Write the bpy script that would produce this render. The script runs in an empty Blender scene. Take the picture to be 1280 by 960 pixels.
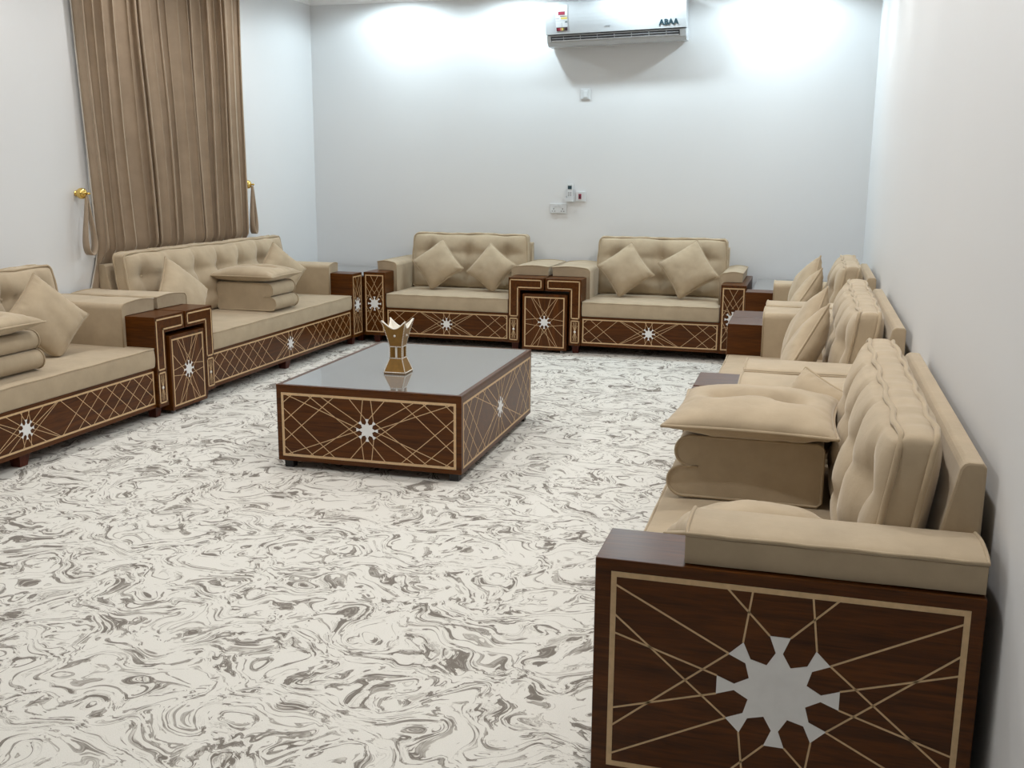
import bpy, bmesh, math, random
from mathutils import Vector, Matrix, noise
random.seed(7)
SC = bpy.context.scene
COL = SC.collection
PI = math.pi
R = math.radians

# ------------------------------------------------------------------ camera
F_PX, PITCH, YAW, ROLL, CAM_H = 1292.35, .2039, .2766, .0077, 1.4468
fw = Vector((-math.sin(YAW)*math.cos(PITCH), math.cos(YAW)*math.cos(PITCH), -math.sin(PITCH)))
rt = Vector((math.cos(YAW), math.sin(YAW), 0)); up = rt.cross(fw)
r2 = math.cos(ROLL)*rt + math.sin(ROLL)*up
u2 = -math.sin(ROLL)*rt + math.cos(ROLL)*up
cam_d = bpy.data.cameras.new('camera'); cam = bpy.data.objects.new('camera', cam_d); COL.objects.link(cam)
cam_d.sensor_width = 36; cam_d.lens = 36*F_PX/1280; cam_d.clip_start = .05
cam.matrix_world = Matrix(((r2.x, u2.x, -fw.x, 0), (r2.y, u2.y, -fw.y, 0), (r2.z, u2.z, -fw.z, CAM_H), (0, 0, 0, 1)))
SC.camera = cam

# ------------------------------------------------------------------ world, lamps, exposure
W = bpy.data.worlds.new('world'); SC.world = W; W.use_nodes = True
W.node_tree.nodes['Background'].inputs[0].default_value = (.9, .95, 1, 1)
W.node_tree.nodes['Background'].inputs[1].default_value = .3
SC.view_settings.view_transform = 'Standard'; SC.view_settings.look = 'None'
SC.view_settings.gamma = 1; SC.view_settings.use_curve_mapping = False
SC.view_settings.exposure = 0.44
SC.cycles.use_denoising = True
SC.cycles.max_bounces = 10; SC.cycles.diffuse_bounces = 6
WL, WR, YB, YF, HC = -4.44, .43, 8.90, -1.6, 2.98        # wall planes, ceiling height
COOL, NEUT = (.76, .92, 1), (1, .985, .965)
DOWNLIGHTS = []
for x in (-3.52, -2.45, -1.38, -.33):
    DOWNLIGHTS.append((x, 8.46, COOL, 44 if x > -.5 else 37))
for y in (7.25, 6.0, 4.75, 3.5, 2.25):
    DOWNLIGHTS.append((-3.78, y, NEUT, 31)); DOWNLIGHTS.append((-.22, y, NEUT, 58 if y < 3 else 40))
for y in (4.8, 2.4):
    DOWNLIGHTS.append((-2.0, y, NEUT, 50))
for x, y, c, p in DOWNLIGHTS:
    ld = bpy.data.lights.new('downlight_lamp', 'SPOT'); ld.energy = p; ld.color = c
    ld.spot_size = R(164); ld.spot_blend = .35 if y > 8 else .85; ld.shadow_soft_size = .045
    lo = bpy.data.objects.new('downlight_lamp', ld); lo.location = (x, y, HC-.012); COL.objects.link(lo)

# ------------------------------------------------------------------ materials
def mat(name):
    m = bpy.data.materials.new(name); m.use_nodes = True
    nt = m.node_tree; b = nt.nodes['Principled BSDF']
    return m, nt, b
def N(nt, t, **kw):
    n = nt.nodes.new(t)
    for k, v in kw.items():
        if k in n.inputs: n.inputs[k].default_value = v
        else: setattr(n, k, v)
    return n
def ramp(nt, fac, stops):
    r = nt.nodes.new('ShaderNodeValToRGB'); cr = r.color_ramp
    while len(cr.elements) < len(stops): cr.elements.new(.5)
    for e, (p, c) in zip(cr.elements, stops):
        e.position = p; e.color = (*c, 1) if len(c) == 3 else c
    nt.links.new(fac, r.inputs[0]); return r
def plain(name, col, rough=.5, metal=0, spec=.5, coat=0, var=.04, nscale=30, bump=0):
    m, nt, b = mat(name)
    tc = N(nt, 'ShaderNodeTexCoord'); nz = N(nt, 'ShaderNodeTexNoise', Scale=nscale, Detail=4.0)
    nt.links.new(tc.outputs['Object'], nz.inputs['Vector'])
    a = tuple(max(0, c*(1-var)) for c in col); d = tuple(min(1, c*(1+var)) for c in col)
    r = ramp(nt, nz.outputs['Fac'], [(.3, a), (.7, d)])
    nt.links.new(r.outputs[0], b.inputs['Base Color'])
    b.inputs['Roughness'].default_value = rough; b.inputs['Metallic'].default_value = metal
    b.inputs['Specular IOR Level'].default_value = spec; b.inputs['Coat Weight'].default_value = coat
    if bump:
        bp = N(nt, 'ShaderNodeBump', Strength=bump, Distance=.002)
        nt.links.new(nz.outputs['Fac'], bp.inputs['Height']); nt.links.new(bp.outputs[0], b.inputs['Normal'])
    return m
def fabric(name, col, rough=.85, sheen=.35, wr=.25):
    m, nt, b = mat(name)
    tc = N(nt, 'ShaderNodeTexCoord')
    big = N(nt, 'ShaderNodeTexNoise', Scale=7.0, Detail=5.0, Roughness=.6)
    fine = N(nt, 'ShaderNodeTexNoise', Scale=420.0, Detail=2.0)
    for n in (big, fine): nt.links.new(tc.outputs['Object'], n.inputs['Vector'])
    a = tuple(c*.90 for c in col); d = tuple(c*1.08 for c in col)
    r = ramp(nt, big.outputs['Fac'], [(.3, a), (.7, d)])
    nt.links.new(r.outputs[0], b.inputs['Base Color'])
    b.inputs['Roughness'].default_value = rough; b.inputs['Specular IOR Level'].default_value = .2
    b.inputs['Sheen Weight'].default_value = sheen; b.inputs['Sheen Roughness'].default_value = .4
    b.inputs['Sheen Tint'].default_value = (1, .93, .82, 1)
    b1 = N(nt, 'ShaderNodeBump', Strength=wr, Distance=.012); nt.links.new(big.outputs['Fac'], b1.inputs['Height'])
    b2 = N(nt, 'ShaderNodeBump', Strength=.12, Distance=.001); nt.links.new(fine.outputs['Fac'], b2.inputs['Height'])
    nt.links.new(b1.outputs[0], b2.inputs['Normal']); nt.links.new(b2.outputs[0], b.inputs['Normal'])
    return m
def wood(name, c0, c1, rough=.30, axis=0):
    m, nt, b = mat(name)
    tc = N(nt, 'ShaderNodeTexCoord'); mp = N(nt, 'ShaderNodeMapping')
    sc = [26, 26, 26]; sc[axis] = 1.6
    mp.inputs['Scale'].default_value = sc
    nt.links.new(tc.outputs['Object'], mp.inputs['Vector'])
    nz = N(nt, 'ShaderNodeTexNoise', Scale=1.6, Detail=7.0, Roughness=.62, Distortion=1.1)
    nf = N(nt, 'ShaderNodeTexNoise', Scale=9.0, Detail=3.0)
    for n in (nz, nf): nt.links.new(mp.outputs[0], n.inputs['Vector'])
    mx = N(nt, 'ShaderNodeMath', operation='MULTIPLY_ADD'); mx.inputs[1].default_value = .35
    nt.links.new(nf.outputs['Fac'], mx.inputs[0]); nt.links.new(nz.outputs['Fac'], mx.inputs[2])
    r = ramp(nt, mx.outputs[0], [(.45, c0), (.85, c1)])
    nt.links.new(r.outputs[0], b.inputs['Base Color'])
    b.inputs['Roughness'].default_value = rough; b.inputs['Specular IOR Level'].default_value = .22
    bp = N(nt, 'ShaderNodeBump', Strength=.12, Distance=.002)
    nt.links.new(mx.outputs[0], bp.inputs['Height']); nt.links.new(bp.outputs[0], b.inputs['Normal'])
    return m
FAB = fabric('beige_velvet', (.425, .337, .230))
PIPE = fabric('beige_piping', (.41, .322, .215), wr=.05)
FABD = fabric('tieback_velvet', (.16, .115, .07))
CURT = fabric('curtain_satin', (.37, .285, .205), rough=.42, sheen=.2, wr=.06)
LIN = fabric('curtain_lining', (.62, .58, .52), wr=.05)
WOOD = wood('walnut_stain', (.036, .0100, .0010), (.108, .0315, .0030))
WOODV = wood('walnut_stain_vertical', (.036, .0100, .0010), (.108, .0315, .0030), axis=2)
WOODY = wood('walnut_stain_depth', (.036, .0100, .0010), (.108, .0315, .0030), axis=1)
LEGM = wood('dark_red_leg', (.045, .0105, .006), (.095, .022, .012), rough=.35, axis=2)
TAN = plain('tan_inlay', (.60, .415, .225), .45, var=.10, nscale=60)
STAR = plain('white_inlay', (.80, .80, .80), .4, var=.03)
PEARL = plain('pearl', (.85, .82, .75), .25)
BLACK = plain('black_rubber', (.012, .012, .013), .5)
WHITEP = plain('white_plastic', (.64, .655, .665), .3, var=.01)
ACWHITE = plain('gloss_white_dimmed', (.50, .515, .53), .22, var=.01)  # casing white darkened to make up for overbright light from the close downlights
GREYP = plain('grey_plastic', (.30, .30, .31), .4)
DARKP = plain('dark_slot', (.02, .02, .022), .5)
TEAL = plain('teal_print', (.015, .045, .06), .5)
PRINT = plain('grey_print', (.26, .275, .30), .5)
RED = plain('red_print', (.18, .008, .015), .5); CRIM = plain('crimson_print', (.30, .02, .05), .5)
ORANGE = plain('orange_print', (.55, .20, .12), .5); YELL = plain('yellow_print', (.62, .50, .12), .5)
OLIVE = plain('olive_print', (.12, .10, .04), .5); PLUM = plain('plum_print', (.04, .015, .025), .5)
GOLD = plain('polished_gold', (.78, .55, .17), .2, metal=1, var=.02)
BURN = plain('bronze_gold_lacquer', (.27, .140, .026), .36, metal=.2, var=.15, nscale=40)
CREAM = plain('cream_enamel', (.86, .82, .74), .35)
GLASS = plain('back_painted_glass', (.185, .185, .182), .045, spec=.95, coat=.5, var=.02)
SILVER = plain('silver_vane', (.55, .56, .58), .25, metal=.6)
DISC = bpy.data.materials.new('lamp_disc'); DISC.use_nodes = True
_b = DISC.node_tree.nodes['Principled BSDF']; _b.inputs['Emission Color'].default_value = (1, .98, .95, 1); _b.inputs['Emission Strength'].default_value = 6
def paint(name, col):
    m, nt, b = mat(name)
    tc = N(nt, 'ShaderNodeTexCoord'); nz = N(nt, 'ShaderNodeTexNoise', Scale=1.2, Detail=3.0); fz = N(nt, 'ShaderNodeTexNoise', Scale=260.0, Detail=2.0)
    for n in (nz, fz): nt.links.new(tc.outputs['Object'], n.inputs['Vector'])
    r = ramp(nt, nz.outputs['Fac'], [(.3, tuple(c*.985 for c in col)), (.7, col)])
    nt.links.new(r.outputs[0], b.inputs['Base Color']); b.inputs['Roughness'].default_value = .55; b.inputs['Specular IOR Level'].default_value = .3
    bp = N(nt, 'ShaderNodeBump', Strength=.06, Distance=.001); nt.links.new(fz.outputs['Fac'], bp.inputs['Height']); nt.links.new(bp.outputs[0], b.inputs['Normal'])
    return m
PAINT = paint('white_wall_paint', (.71, .715, .72))
CEILP = paint('white_ceiling_paint', (.86, .86, .86))
def carpet():
    m, nt, b = mat('marbled_carpet'); L = nt.links.new
    tc = N(nt, 'ShaderNodeTexCoord'); mp = N(nt, 'ShaderNodeMapping')
    mp.inputs['Rotation'].default_value = (0, 0, R(12)); mp.inputs['Scale'].default_value = (.80, .80, .80)
    L(tc.outputs['Object'], mp.inputs['Vector'])
    def warp(vec, scale, amt, det):
        n = N(nt, 'ShaderNodeTexNoise', Scale=scale, Detail=det); L(vec, n.inputs['Vector'])
        s = N(nt, 'ShaderNodeVectorMath', operation='SUBTRACT'); L(n.outputs['Color'], s.inputs[0]); s.inputs[1].default_value = (.5, .5, .5)
        k = N(nt, 'ShaderNodeVectorMath', operation='SCALE'); k.inputs['Scale'].default_value = amt; L(s.outputs[0], k.inputs[0])
        a = N(nt, 'ShaderNodeVectorMath', operation='ADD'); L(vec, a.inputs[0]); L(k.outputs[0], a.inputs[1])
        return a.outputs[0]
    v = warp(mp.outputs[0], 4.4, .56, 1.0)
    v = warp(v, 11.0, .15, 1.5)
    st = N(nt, 'ShaderNodeMapping'); st.inputs['Scale'].default_value = (4.5, 15.0, 1); L(v, st.inputs['Vector'])
    lines = N(nt, 'ShaderNodeTexNoise', Scale=3.3, Detail=3.5, Roughness=.62); L(st.outputs[0], lines.inputs['Vector'])
    mask = N(nt, 'ShaderNodeTexNoise', Scale=8.0, Detail=2.0); L(v, mask.inputs['Vector'])
    ma = N(nt, 'ShaderNodeMath', operation='MULTIPLY_ADD'); ma.inputs[1].default_value = .38; L(mask.outputs['Fac'], ma.inputs[0]); L(lines.outputs['Fac'], ma.inputs[2])
    cr = (.79, .765, .705); mid = (.53, .50, .45); dk = (.205, .180, .153)
    sn = N(nt, 'ShaderNodeMath', operation='MULTIPLY'); sn.inputs[1].default_value = 58; L(lines.outputs['Fac'], sn.inputs[0])
    s2 = N(nt, 'ShaderNodeMath', operation='SINE'); L(sn.outputs[0], s2.inputs[0])
    mb_ = N(nt, 'ShaderNodeMath', operation='MULTIPLY_ADD'); mb_.inputs[1].default_value = .045; L(s2.outputs[0], mb_.inputs[0]); L(ma.outputs[0], mb_.inputs[2])
    ma = mb_
    r = ramp(nt, ma.outputs[0], [(.0, cr), (.705, cr), (.745, mid), (.825, dk), (1, dk)])
    fz = N(nt, 'ShaderNodeTexNoise', Scale=330.0, Detail=2.0); L(tc.outputs['Object'], fz.inputs['Vector'])
    mx = N(nt, 'ShaderNodeMix', data_type='RGBA', blend_type='MULTIPLY'); mx.inputs['Factor'].default_value = .22
    L(r.outputs[0], mx.inputs['A']); L(fz.outputs['Fac'], mx.inputs['B'])
    L(mx.outputs['Result'], b.inputs['Base Color'])
    b.inputs['Roughness'].default_value = .95; b.inputs['Specular IOR Level'].default_value = .1
    b.inputs['Sheen Weight'].default_value = .15
    bp = N(nt, 'ShaderNodeBump', Strength=.4, Distance=.004); L(fz.outputs['Fac'], bp.inputs['Height']); L(bp.outputs[0], b.inputs['Normal'])
    return m
CARPET = carpet()

# ------------------------------------------------------------------ mesh helpers
class MB:
    def __init__(s): s.v = []; s.f = []
    def add(s, vs, fs):
        o = len(s.v); s.v += [tuple(p) for p in vs]; s.f += [tuple(i+o for i in q) for q in fs]; return s
    def box(s, a, b):
        x0, y0, z0 = a; x1, y1, z1 = b
        return s.add([(x0,y0,z0),(x1,y0,z0),(x1,y1,z0),(x0,y1,z0),(x0,y0,z1),(x1,y0,z1),(x1,y1,z1),(x0,y1,z1)],
                     [(0,3,2,1),(4,5,6,7),(0,1,5,4),(1,2,6,5),(2,3,7,6),(3,0,4,7)])
    def taper(s, c, a0, a1, z0, z1):              # square tapered post, half sizes a0 (bottom) a1 (top)
        x, y = c; q = ((-1,-1),(1,-1),(1,1),(-1,1))
        return s.add([(x+i*a0, y+j*a0, z0) for i, j in q]+[(x+i*a1, y+j*a1, z1) for i, j in q],
                     [(3,2,1,0),(4,5,6,7),(0,1,5,4),(1,2,6,5),(2,3,7,6),(3,0,4,7)])
    def prism(s, poly, fa, fb):                   # poly of 2D points, fa/fb map them to the two end faces
        n = len(poly)
        return s.add([fa(*p) for p in poly]+[fb(*p) for p in poly],
                     [tuple(range(n-1, -1, -1)), tuple(range(n, 2*n))]+[(i, (i+1) % n, n+(i+1) % n, n+i) for i in range(n)])
    def tube(s, pts, r, closed=False, k=8):
        pts = [Vector(p) for p in pts]; n = len(pts); vs = []; nrm = None
        for i, p in enumerate(pts):
            a = pts[(i-1) % n] if (closed or i > 0) else p
            b = pts[(i+1) % n] if (closed or i < n-1) else p
            t = (b-a).normalized() if (b-a).length > 1e-9 else Vector((0, 0, 1))
            if nrm is None: nrm = t.orthogonal().normalized()
            nrm = (nrm - t*nrm.dot(t))
            nrm = nrm.normalized() if nrm.length > 1e-6 else t.orthogonal().normalized()
            bn = t.cross(nrm); rr = r[i] if isinstance(r, (list, tuple)) else r
            vs += [p+(nrm*math.cos(2*PI*j/k)+bn*math.sin(2*PI*j/k))*rr for j in range(k)]
        fs = []
        for i in range(n if closed else n-1):
            i2 = (i+1) % n
            if closed and i2 == 0:                # match the seam's twist
                off = min(range(k), key=lambda o: sum((vs[i*k+j]-vs[(j+o) % k]).length for j in range(k)))
            else: off = 0
            for j in range(k):
                fs.append((i*k+j, i*k+(j+1) % k, i2*k+(j+1+off) % k, i2*k+(j+off) % k))
        if not closed: fs += [tuple(range(k-1, -1, -1)), tuple(range((n-1)*k, n*k))]
        return s.add(vs, fs)
    def lathe(s, prof, c=(0, 0, 0), k=20, axis='z'):
        vs = []
        for r, z in prof:
            for j in range(k):
                a = 2*PI*j/k; p = (r*math.cos(a), r*math.sin(a), z)
                if axis == 'x': p = (p[2], p[0], p[1])
                if axis == 'y': p = (p[0], p[2], p[1])
                vs.append((c[0]+p[0], c[1]+p[1], c[2]+p[2]))
        n = len(prof)
        fs = [(i*k+j, i*k+(j+1) % k, (i+1)*k+(j+1) % k, (i+1)*k+j) for i in range(n-1) for j in range(k)]
        fs += [tuple(range(k-1, -1, -1)), tuple(range((n-1)*k, n*k))]
        return s.add(vs, fs)
    def obj(s, name, m, parent=None, smooth=False, bevel=0, xf=None):
        me = bpy.data.meshes.new(name)
        vs = s.v if xf is None else [tuple(xf @ Vector(p)) for p in s.v]
        me.from_pydata(vs, [], s.f); me.materials.append(m)
        bm = bmesh.new(); bm.from_mesh(me); bmesh.ops.recalc_face_normals(bm, faces=bm.faces)
        if bevel:
            es = [e for e in bm.edges if len(e.link_faces) == 2 and e.calc_face_angle(0) > .6]
            bmesh.ops.bevel(bm, geom=es, offset=bevel, segments=2, affect='EDGES', profile=.6, clamp_overlap=True)
        bm.to_mesh(me); bm.free()
        if smooth:
            me.polygons.foreach_set('use_smooth', [True]*len(me.polygons))
        o = bpy.data.objects.new(name, me); COL.objects.link(o)
        if parent: o.parent = parent
        return o
def thing(name, label, cat, loc=(0, 0, 0), rz=0, group=None):
    o = bpy.data.objects.new(name, None); COL.objects.link(o); o.empty_display_size = .1
    o.location = loc; o.rotation_euler = (0, 0, rz); o['label'] = label; o['category'] = cat
    if group: o['group'] = group
    return o
def tag(o, label, cat, group=None):
    o['label'] = label; o['category'] = cat
    if group: o['group'] = group
    return o
def struct(name, mb, m, parent=None, **kw):
    o = mb.obj(name, m, parent, **kw)
    if not parent: o['kind'] = 'structure'
    return o

def soft_box(a, b, r, seg, disp=None):
    """rounded box between corners a and b, radius r, grid seg per axis; disp(p, n) moves each point"""
    a = Vector(a); b = Vector(b); c = (a+b)/2; h = (b-a)/2
    bm = bmesh.new(); idx = {}; mb = MB()
    def pt(p):
        key = tuple(round(x, 6) for x in p)
        if key in idx: return idx[key]
        q = Vector([max(-(h[i]-r), min(h[i]-r, p[i])) for i in range(3)]); d = Vector(p)-q
        n = d.normalized() if d.length > 1e-9 else Vector((0, 0, 1))
        w = q+n*r+c
        if disp: w = disp(w, n)
        mb.v.append(tuple(w)); idx[key] = len(mb.v)-1
        return idx[key]
    def ticks(i):
        n = seg[i]; inner = h[i]-r; e = 3
        t = [-h[i]+r*(1-math.cos(PI/2*k/e))*0+r*k/e for k in range(e)]
        t += [-inner+2*inner*k/n for k in range(n+1)]
        t += [inner+r*(k+1)/e for k in range(e)]
        return t
    T = [ticks(i) for i in range(3)]
    for ax in range(3):
        i, j = [(1, 2), (2, 0), (0, 1)][ax]
        for sg in (-1, 1):
            for p in range(len(T[i])-1):
                for q in range(len(T[j])-1):
                    quad = []
                    for (pp, qq) in ((p, q), (p+1, q), (p+1, q+1), (p, q+1)):
                        x = [0, 0, 0]; x[ax] = sg*h[ax]; x[i] = T[i][pp]; x[j] = T[j][qq]
                        quad.append(pt(x))
                    if len(set(quad)) == 4: mb.f.append(tuple(quad if sg > 0 else quad[::-1]))
    bm.free()
    return mb
def rrect(x0, x1, y0, y1, r, n=5, m=10):
    """rounded rectangle loop of 2D points with m points along each side"""
    pts = []
    for (cx, cy, a0, nx, ny) in ((x1-r, y0+r, -90, x1, y1-r), (x1-r, y1-r, 0, x0+r, y1), (x0+r, y1-r, 90, x0, y0+r), (x0+r, y0+r, 180, x1-r, y0)):
        arc = [(cx+r*math.cos(R(a0+90*k/n)), cy+r*math.sin(R(a0+90*k/n))) for k in range(n+1)]
        pts += arc
        ex, ey = arc[-1]
        pts += [(ex+(nx-ex)*k/m, ey+(ny-ey)*k/m) for k in range(1, m)]
    return pts

# ------------------------------------------------------------------ inlaid panels
def inlay(parent, o, e1, e2, n, w, h, rad, bw=.012, lw=.004, tall=False, mode='star', lattice=(.25, .12, .22), tops=(.13, .225)):
    """border, star and ruled lines in thin strips on the plane o + e1*x + e2*y, proud along n"""
    o, e1, e2, n = (Vector(k) for k in (o, e1, e2, n))
    P = lambda x, y, d: o+e1*x+e2*y+n*d
    def strip(mb, pts2, d):
        k = len(pts2)
        mb.add([P(x, y, d) for x, y in pts2]+[P(x, y, -.001) for x, y in pts2],
               [tuple(range(k))]+[(i, k+i, k+(i+1) % k, (i+1) % k) for i in range(k)])
    bd = MB()
    for q in ([(0,0),(w,0),(w-bw,bw),(bw,bw)], [(w,0),(w,h),(w-bw,h-bw),(w-bw,bw)], [(w,h),(0,h),(bw,h-bw),(w-bw,h-bw)], [(0,h),(0,0),(bw,bw),(bw,h-bw)]):
        strip(bd, q, .0012)
    bd.obj('inlay_border', TAN, parent)
    cx, cy = w/2, h/2
    ln = MB(); segs = []
    c = lambda a: (rad*math.cos(R(a)), rad*math.sin(R(a)))
    hx, hy = w/2-bw*.7, h/2-bw*.7
    def both(x0, y0, x1, y1, mirror_y=True):
        for sx in (-1, 1):
            for sy in ((-1, 1) if mirror_y else (1,)): segs.append((x0*sx, y0*sy, x1*sx, y1*sy))
    def cast(p, a):                                # a ray from p at angle a out to the border
        x, y = p; dx, dy = math.cos(R(a)), math.sin(R(a)); A, B_ = (hy, hx) if tall else (hx, hy)
        ts = [t for t in (((A if dx > 0 else -A)-x)/dx if abs(dx) > 1e-6 else 9, ((B_ if dy > 0 else -B_)-y)/dy if abs(dy) > 1e-6 else 9) if t > 0]
        t = min(ts); q = (x+dx*t, y+dy*t)
        both(*((y, x, q[1], q[0]) if tall else (x, y, q[0], q[1])))
    def aim(p, q): cast(p, math.degrees(math.atan2(q[1]-p[1], q[0]-p[0])))
    if mode == 'star':
        for p, a in ((c(36), 27), (c(36), -40), (c(9.5), 17), (c(54), 97), (c(80.5), 46)): cast(p, a)
    elif mode == 'sofa':
        aim(c(36), (tops[0], hy)); aim(c(9.5), (tops[1], hy)); aim(c(36), (tops[1]+.01, -hy))
        cast(c(54), 99); cast(c(80.5), 60)
        s0, ds, run = lattice; x = s0
        while x < hx:
            x1 = x+run; y1 = -hy
            if x1 > hx: y1 = hy-2*hy*(hx-x)/run; x1 = hx
            both(x, hy, x1, y1); x += ds
    elif mode == 'table':
        aim(c(36), (tops[0], hy)); aim(c(-36), (tops[1], hy)); aim(c(9.5), (tops[2], hy)); cast(c(54), 97); cast(c(80.5), 49)
        s0, ds, run = lattice; x = s0
        while x < hx-.03:
            x1 = x+run; y1 = -hy
            if x1 > hx: y1 = hy-2*hy*(hx-x)/run; x1 = hx
            both(x, hy, x1, y1); x += ds
    elif mode == 'column':
        both(-hx*.45, hy, hx, hy-1.45*hx*1.95); both(-hx, hy-.085, hx*.55, hy-.085-1.55*hx*1.95)
        both(-hx, hy-.165, -hx*.35, rad*.95); both(-hx*.1, rad*1.35, hx, rad*1.35+.11)
    for (x0, y0, x1, y1) in segs:
        d = Vector((x1-x0, y1-y0)); L = d.length
        if L < .004: continue
        d /= L; q = Vector((-d.y, d.x))*lw/2
        strip(ln, [(cx+x0+q.x, cy+y0+q.y), (cx+x0-q.x, cy+y0-q.y), (cx+x1-q.x, cy+y1-q.y), (cx+x1+q.x, cy+y1+q.y)], .0008)
    ln.obj('inlay_lines', TAN, parent)
    st = MB()
    pc = lambda rr, aa: (cx+rad*rr*math.cos(R(aa)), cy+rad*rr*math.sin(R(aa)))
    def poly(pts):
        k = len(pts)
        st.add([P(x, y, .0016) for x, y in pts]+[P(x, y, -.001) for x, y in pts], [tuple(range(k))]+[(i, k+i, k+(i+1) % k, (i+1) % k) for i in range(k)])
    for k in range(8):
        a = 45*k
        poly([(cx, cy), pc(.50, a-22.5), pc(.70, a-4.6), pc(.70, a+4.6), pc(.50, a+22.5)])
        poly([pc(.70, a-4.6), pc(1, a-9.5), pc(1, a+9.5), pc(.70, a+4.6)])
    st.obj('inlay_star', STAR, parent)

# ------------------------------------------------------------------ sofas
ZL, ZB, ZS, ZA = .067, .305, .42, .60
DW, DEP = .172, .80
button_mesh = None
def button(parent, p, d):
    global button_mesh
    if button_mesh is None:
        mb = MB().lathe([(.001, -.012), (.012, -.009), (.016, 0), (.012, .007), (.001, .010)], k=10, axis='y')
        o = mb.obj('button', FAB, parent, smooth=True); button_mesh = o.data
    else:
        o = bpy.data.objects.new('button', button_mesh); COL.objects.link(o); o.parent = parent
    o.location = p; return o

def back_cushion(parent, u0, u1, seed, cols, ztop=.885, tilt=.16):
    """tufted box cushion leaning on the back frame; local x = length, y = depth, z = up"""
    z0 = ZS+.012; H = ztop-z0; L = u1-u0; vf = .545; T = .085   # seam-to-seam thickness
    bx = [u0+L*(i+.5)/cols for i in range(cols)]
    rows = [(z0+H*.66, 0), (z0+H*.30, 0)]
    btn = [(x, z) for z, _ in rows for x in bx]
    lean = lambda z: (z-z0)*tilt
    def bulge(x, z):
        a = max(0, 1-abs((x-(u0+u1)/2)/(L/2))**5); b = max(0, 1-abs((z-(z0+H/2))/(H/2))**3.2)
        return (a*b)**.6
    def front(x, z):
        d = .075*bulge(x, z)
        for (ux, uz) in btn:
            q = ((x-ux)/.085)**2+((z-uz)/.075)**2
            if q < 7: d -= .042*math.exp(-q)
            q2 = ((x-ux)/.020)**2
            if q2 < 6: d -= .014*math.exp(-q2)*bulge(x, z)
        for (_, uz) in [(0, rows[0][0]), (0, rows[1][0])]:
            q2 = ((z-uz)/.022)**2
            if q2 < 6: d -= .010*math.exp(-q2)*bulge(x, z)
        d += .006*noise.noise(Vector((x*9+seed, z*9, seed*3.1)))*bulge(x, z)
        return d
    def disp(w, n):
        x, y, z = w; cy = vf+T/2
        k = (y-cy)/(T/2)
        wob = .006*noise.noise(Vector((x*6+seed*7, y*3, z*6)))
        if k < 0: y -= front(x, z)*min(1, -k*1.0)
        else: y += .055*bulge(x, z)*min(1, k)
        if n.z > .5: z += .010*noise.noise(Vector((x*3.2+seed*5, 0, seed)))-.004+.008*max(0, 1-((y-cy)/.05)**2)+.003*math.sin(x*60+seed)*max(0, 1-((y-cy)/.05)**2)
        if abs(n.x) > .5: x += math.copysign(.012*max(0, 1-((z-z0-H/2)/(H/2))**2), n.x)
        return Vector((x, y+lean(z)+wob*.5, z+wob))
    mb = soft_box((u0, vf, z0), (u1, vf+T, ztop), .022, (max(24, int(L*36)), 4, 22), disp)
    cu = mb.obj('back_cushion', FAB, parent, smooth=True)
    for k, yy in ((0, vf+.002), (1, vf+T-.002)):
        pp = MB(); pts = []
        for (x, z) in rrect(u0+.002, u1-.002, z0+.002, ztop-.002, .03, 5, int(10+L*10)):
            g = .008*noise.noise(Vector((x*3.2+seed*5, 0, seed)))+.002*math.sin(x*38+seed+k) if z > ztop-.05 else 0
            sb_ = .012*max(0, 1-((z-z0-H/2)/(H/2))**2) if (x < u0+.006 or x > u1-.006) else 0
            x += math.copysign(sb_, x-(u0+u1)/2)
            pts.append((x+(.002*math.sin(z*50)), yy+lean(z)+.005*math.sin(x*23+seed+k*2), z+g))
        pp.tube(pts, .0078, closed=True, k=7); pp.obj('piping', PIPE, cu, smooth=True)
    for (ux, uz) in btn:
        d = front(ux, uz)
        button(cu, (ux, vf-d+lean(uz)-.001, uz), 1)
    return cu

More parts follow.
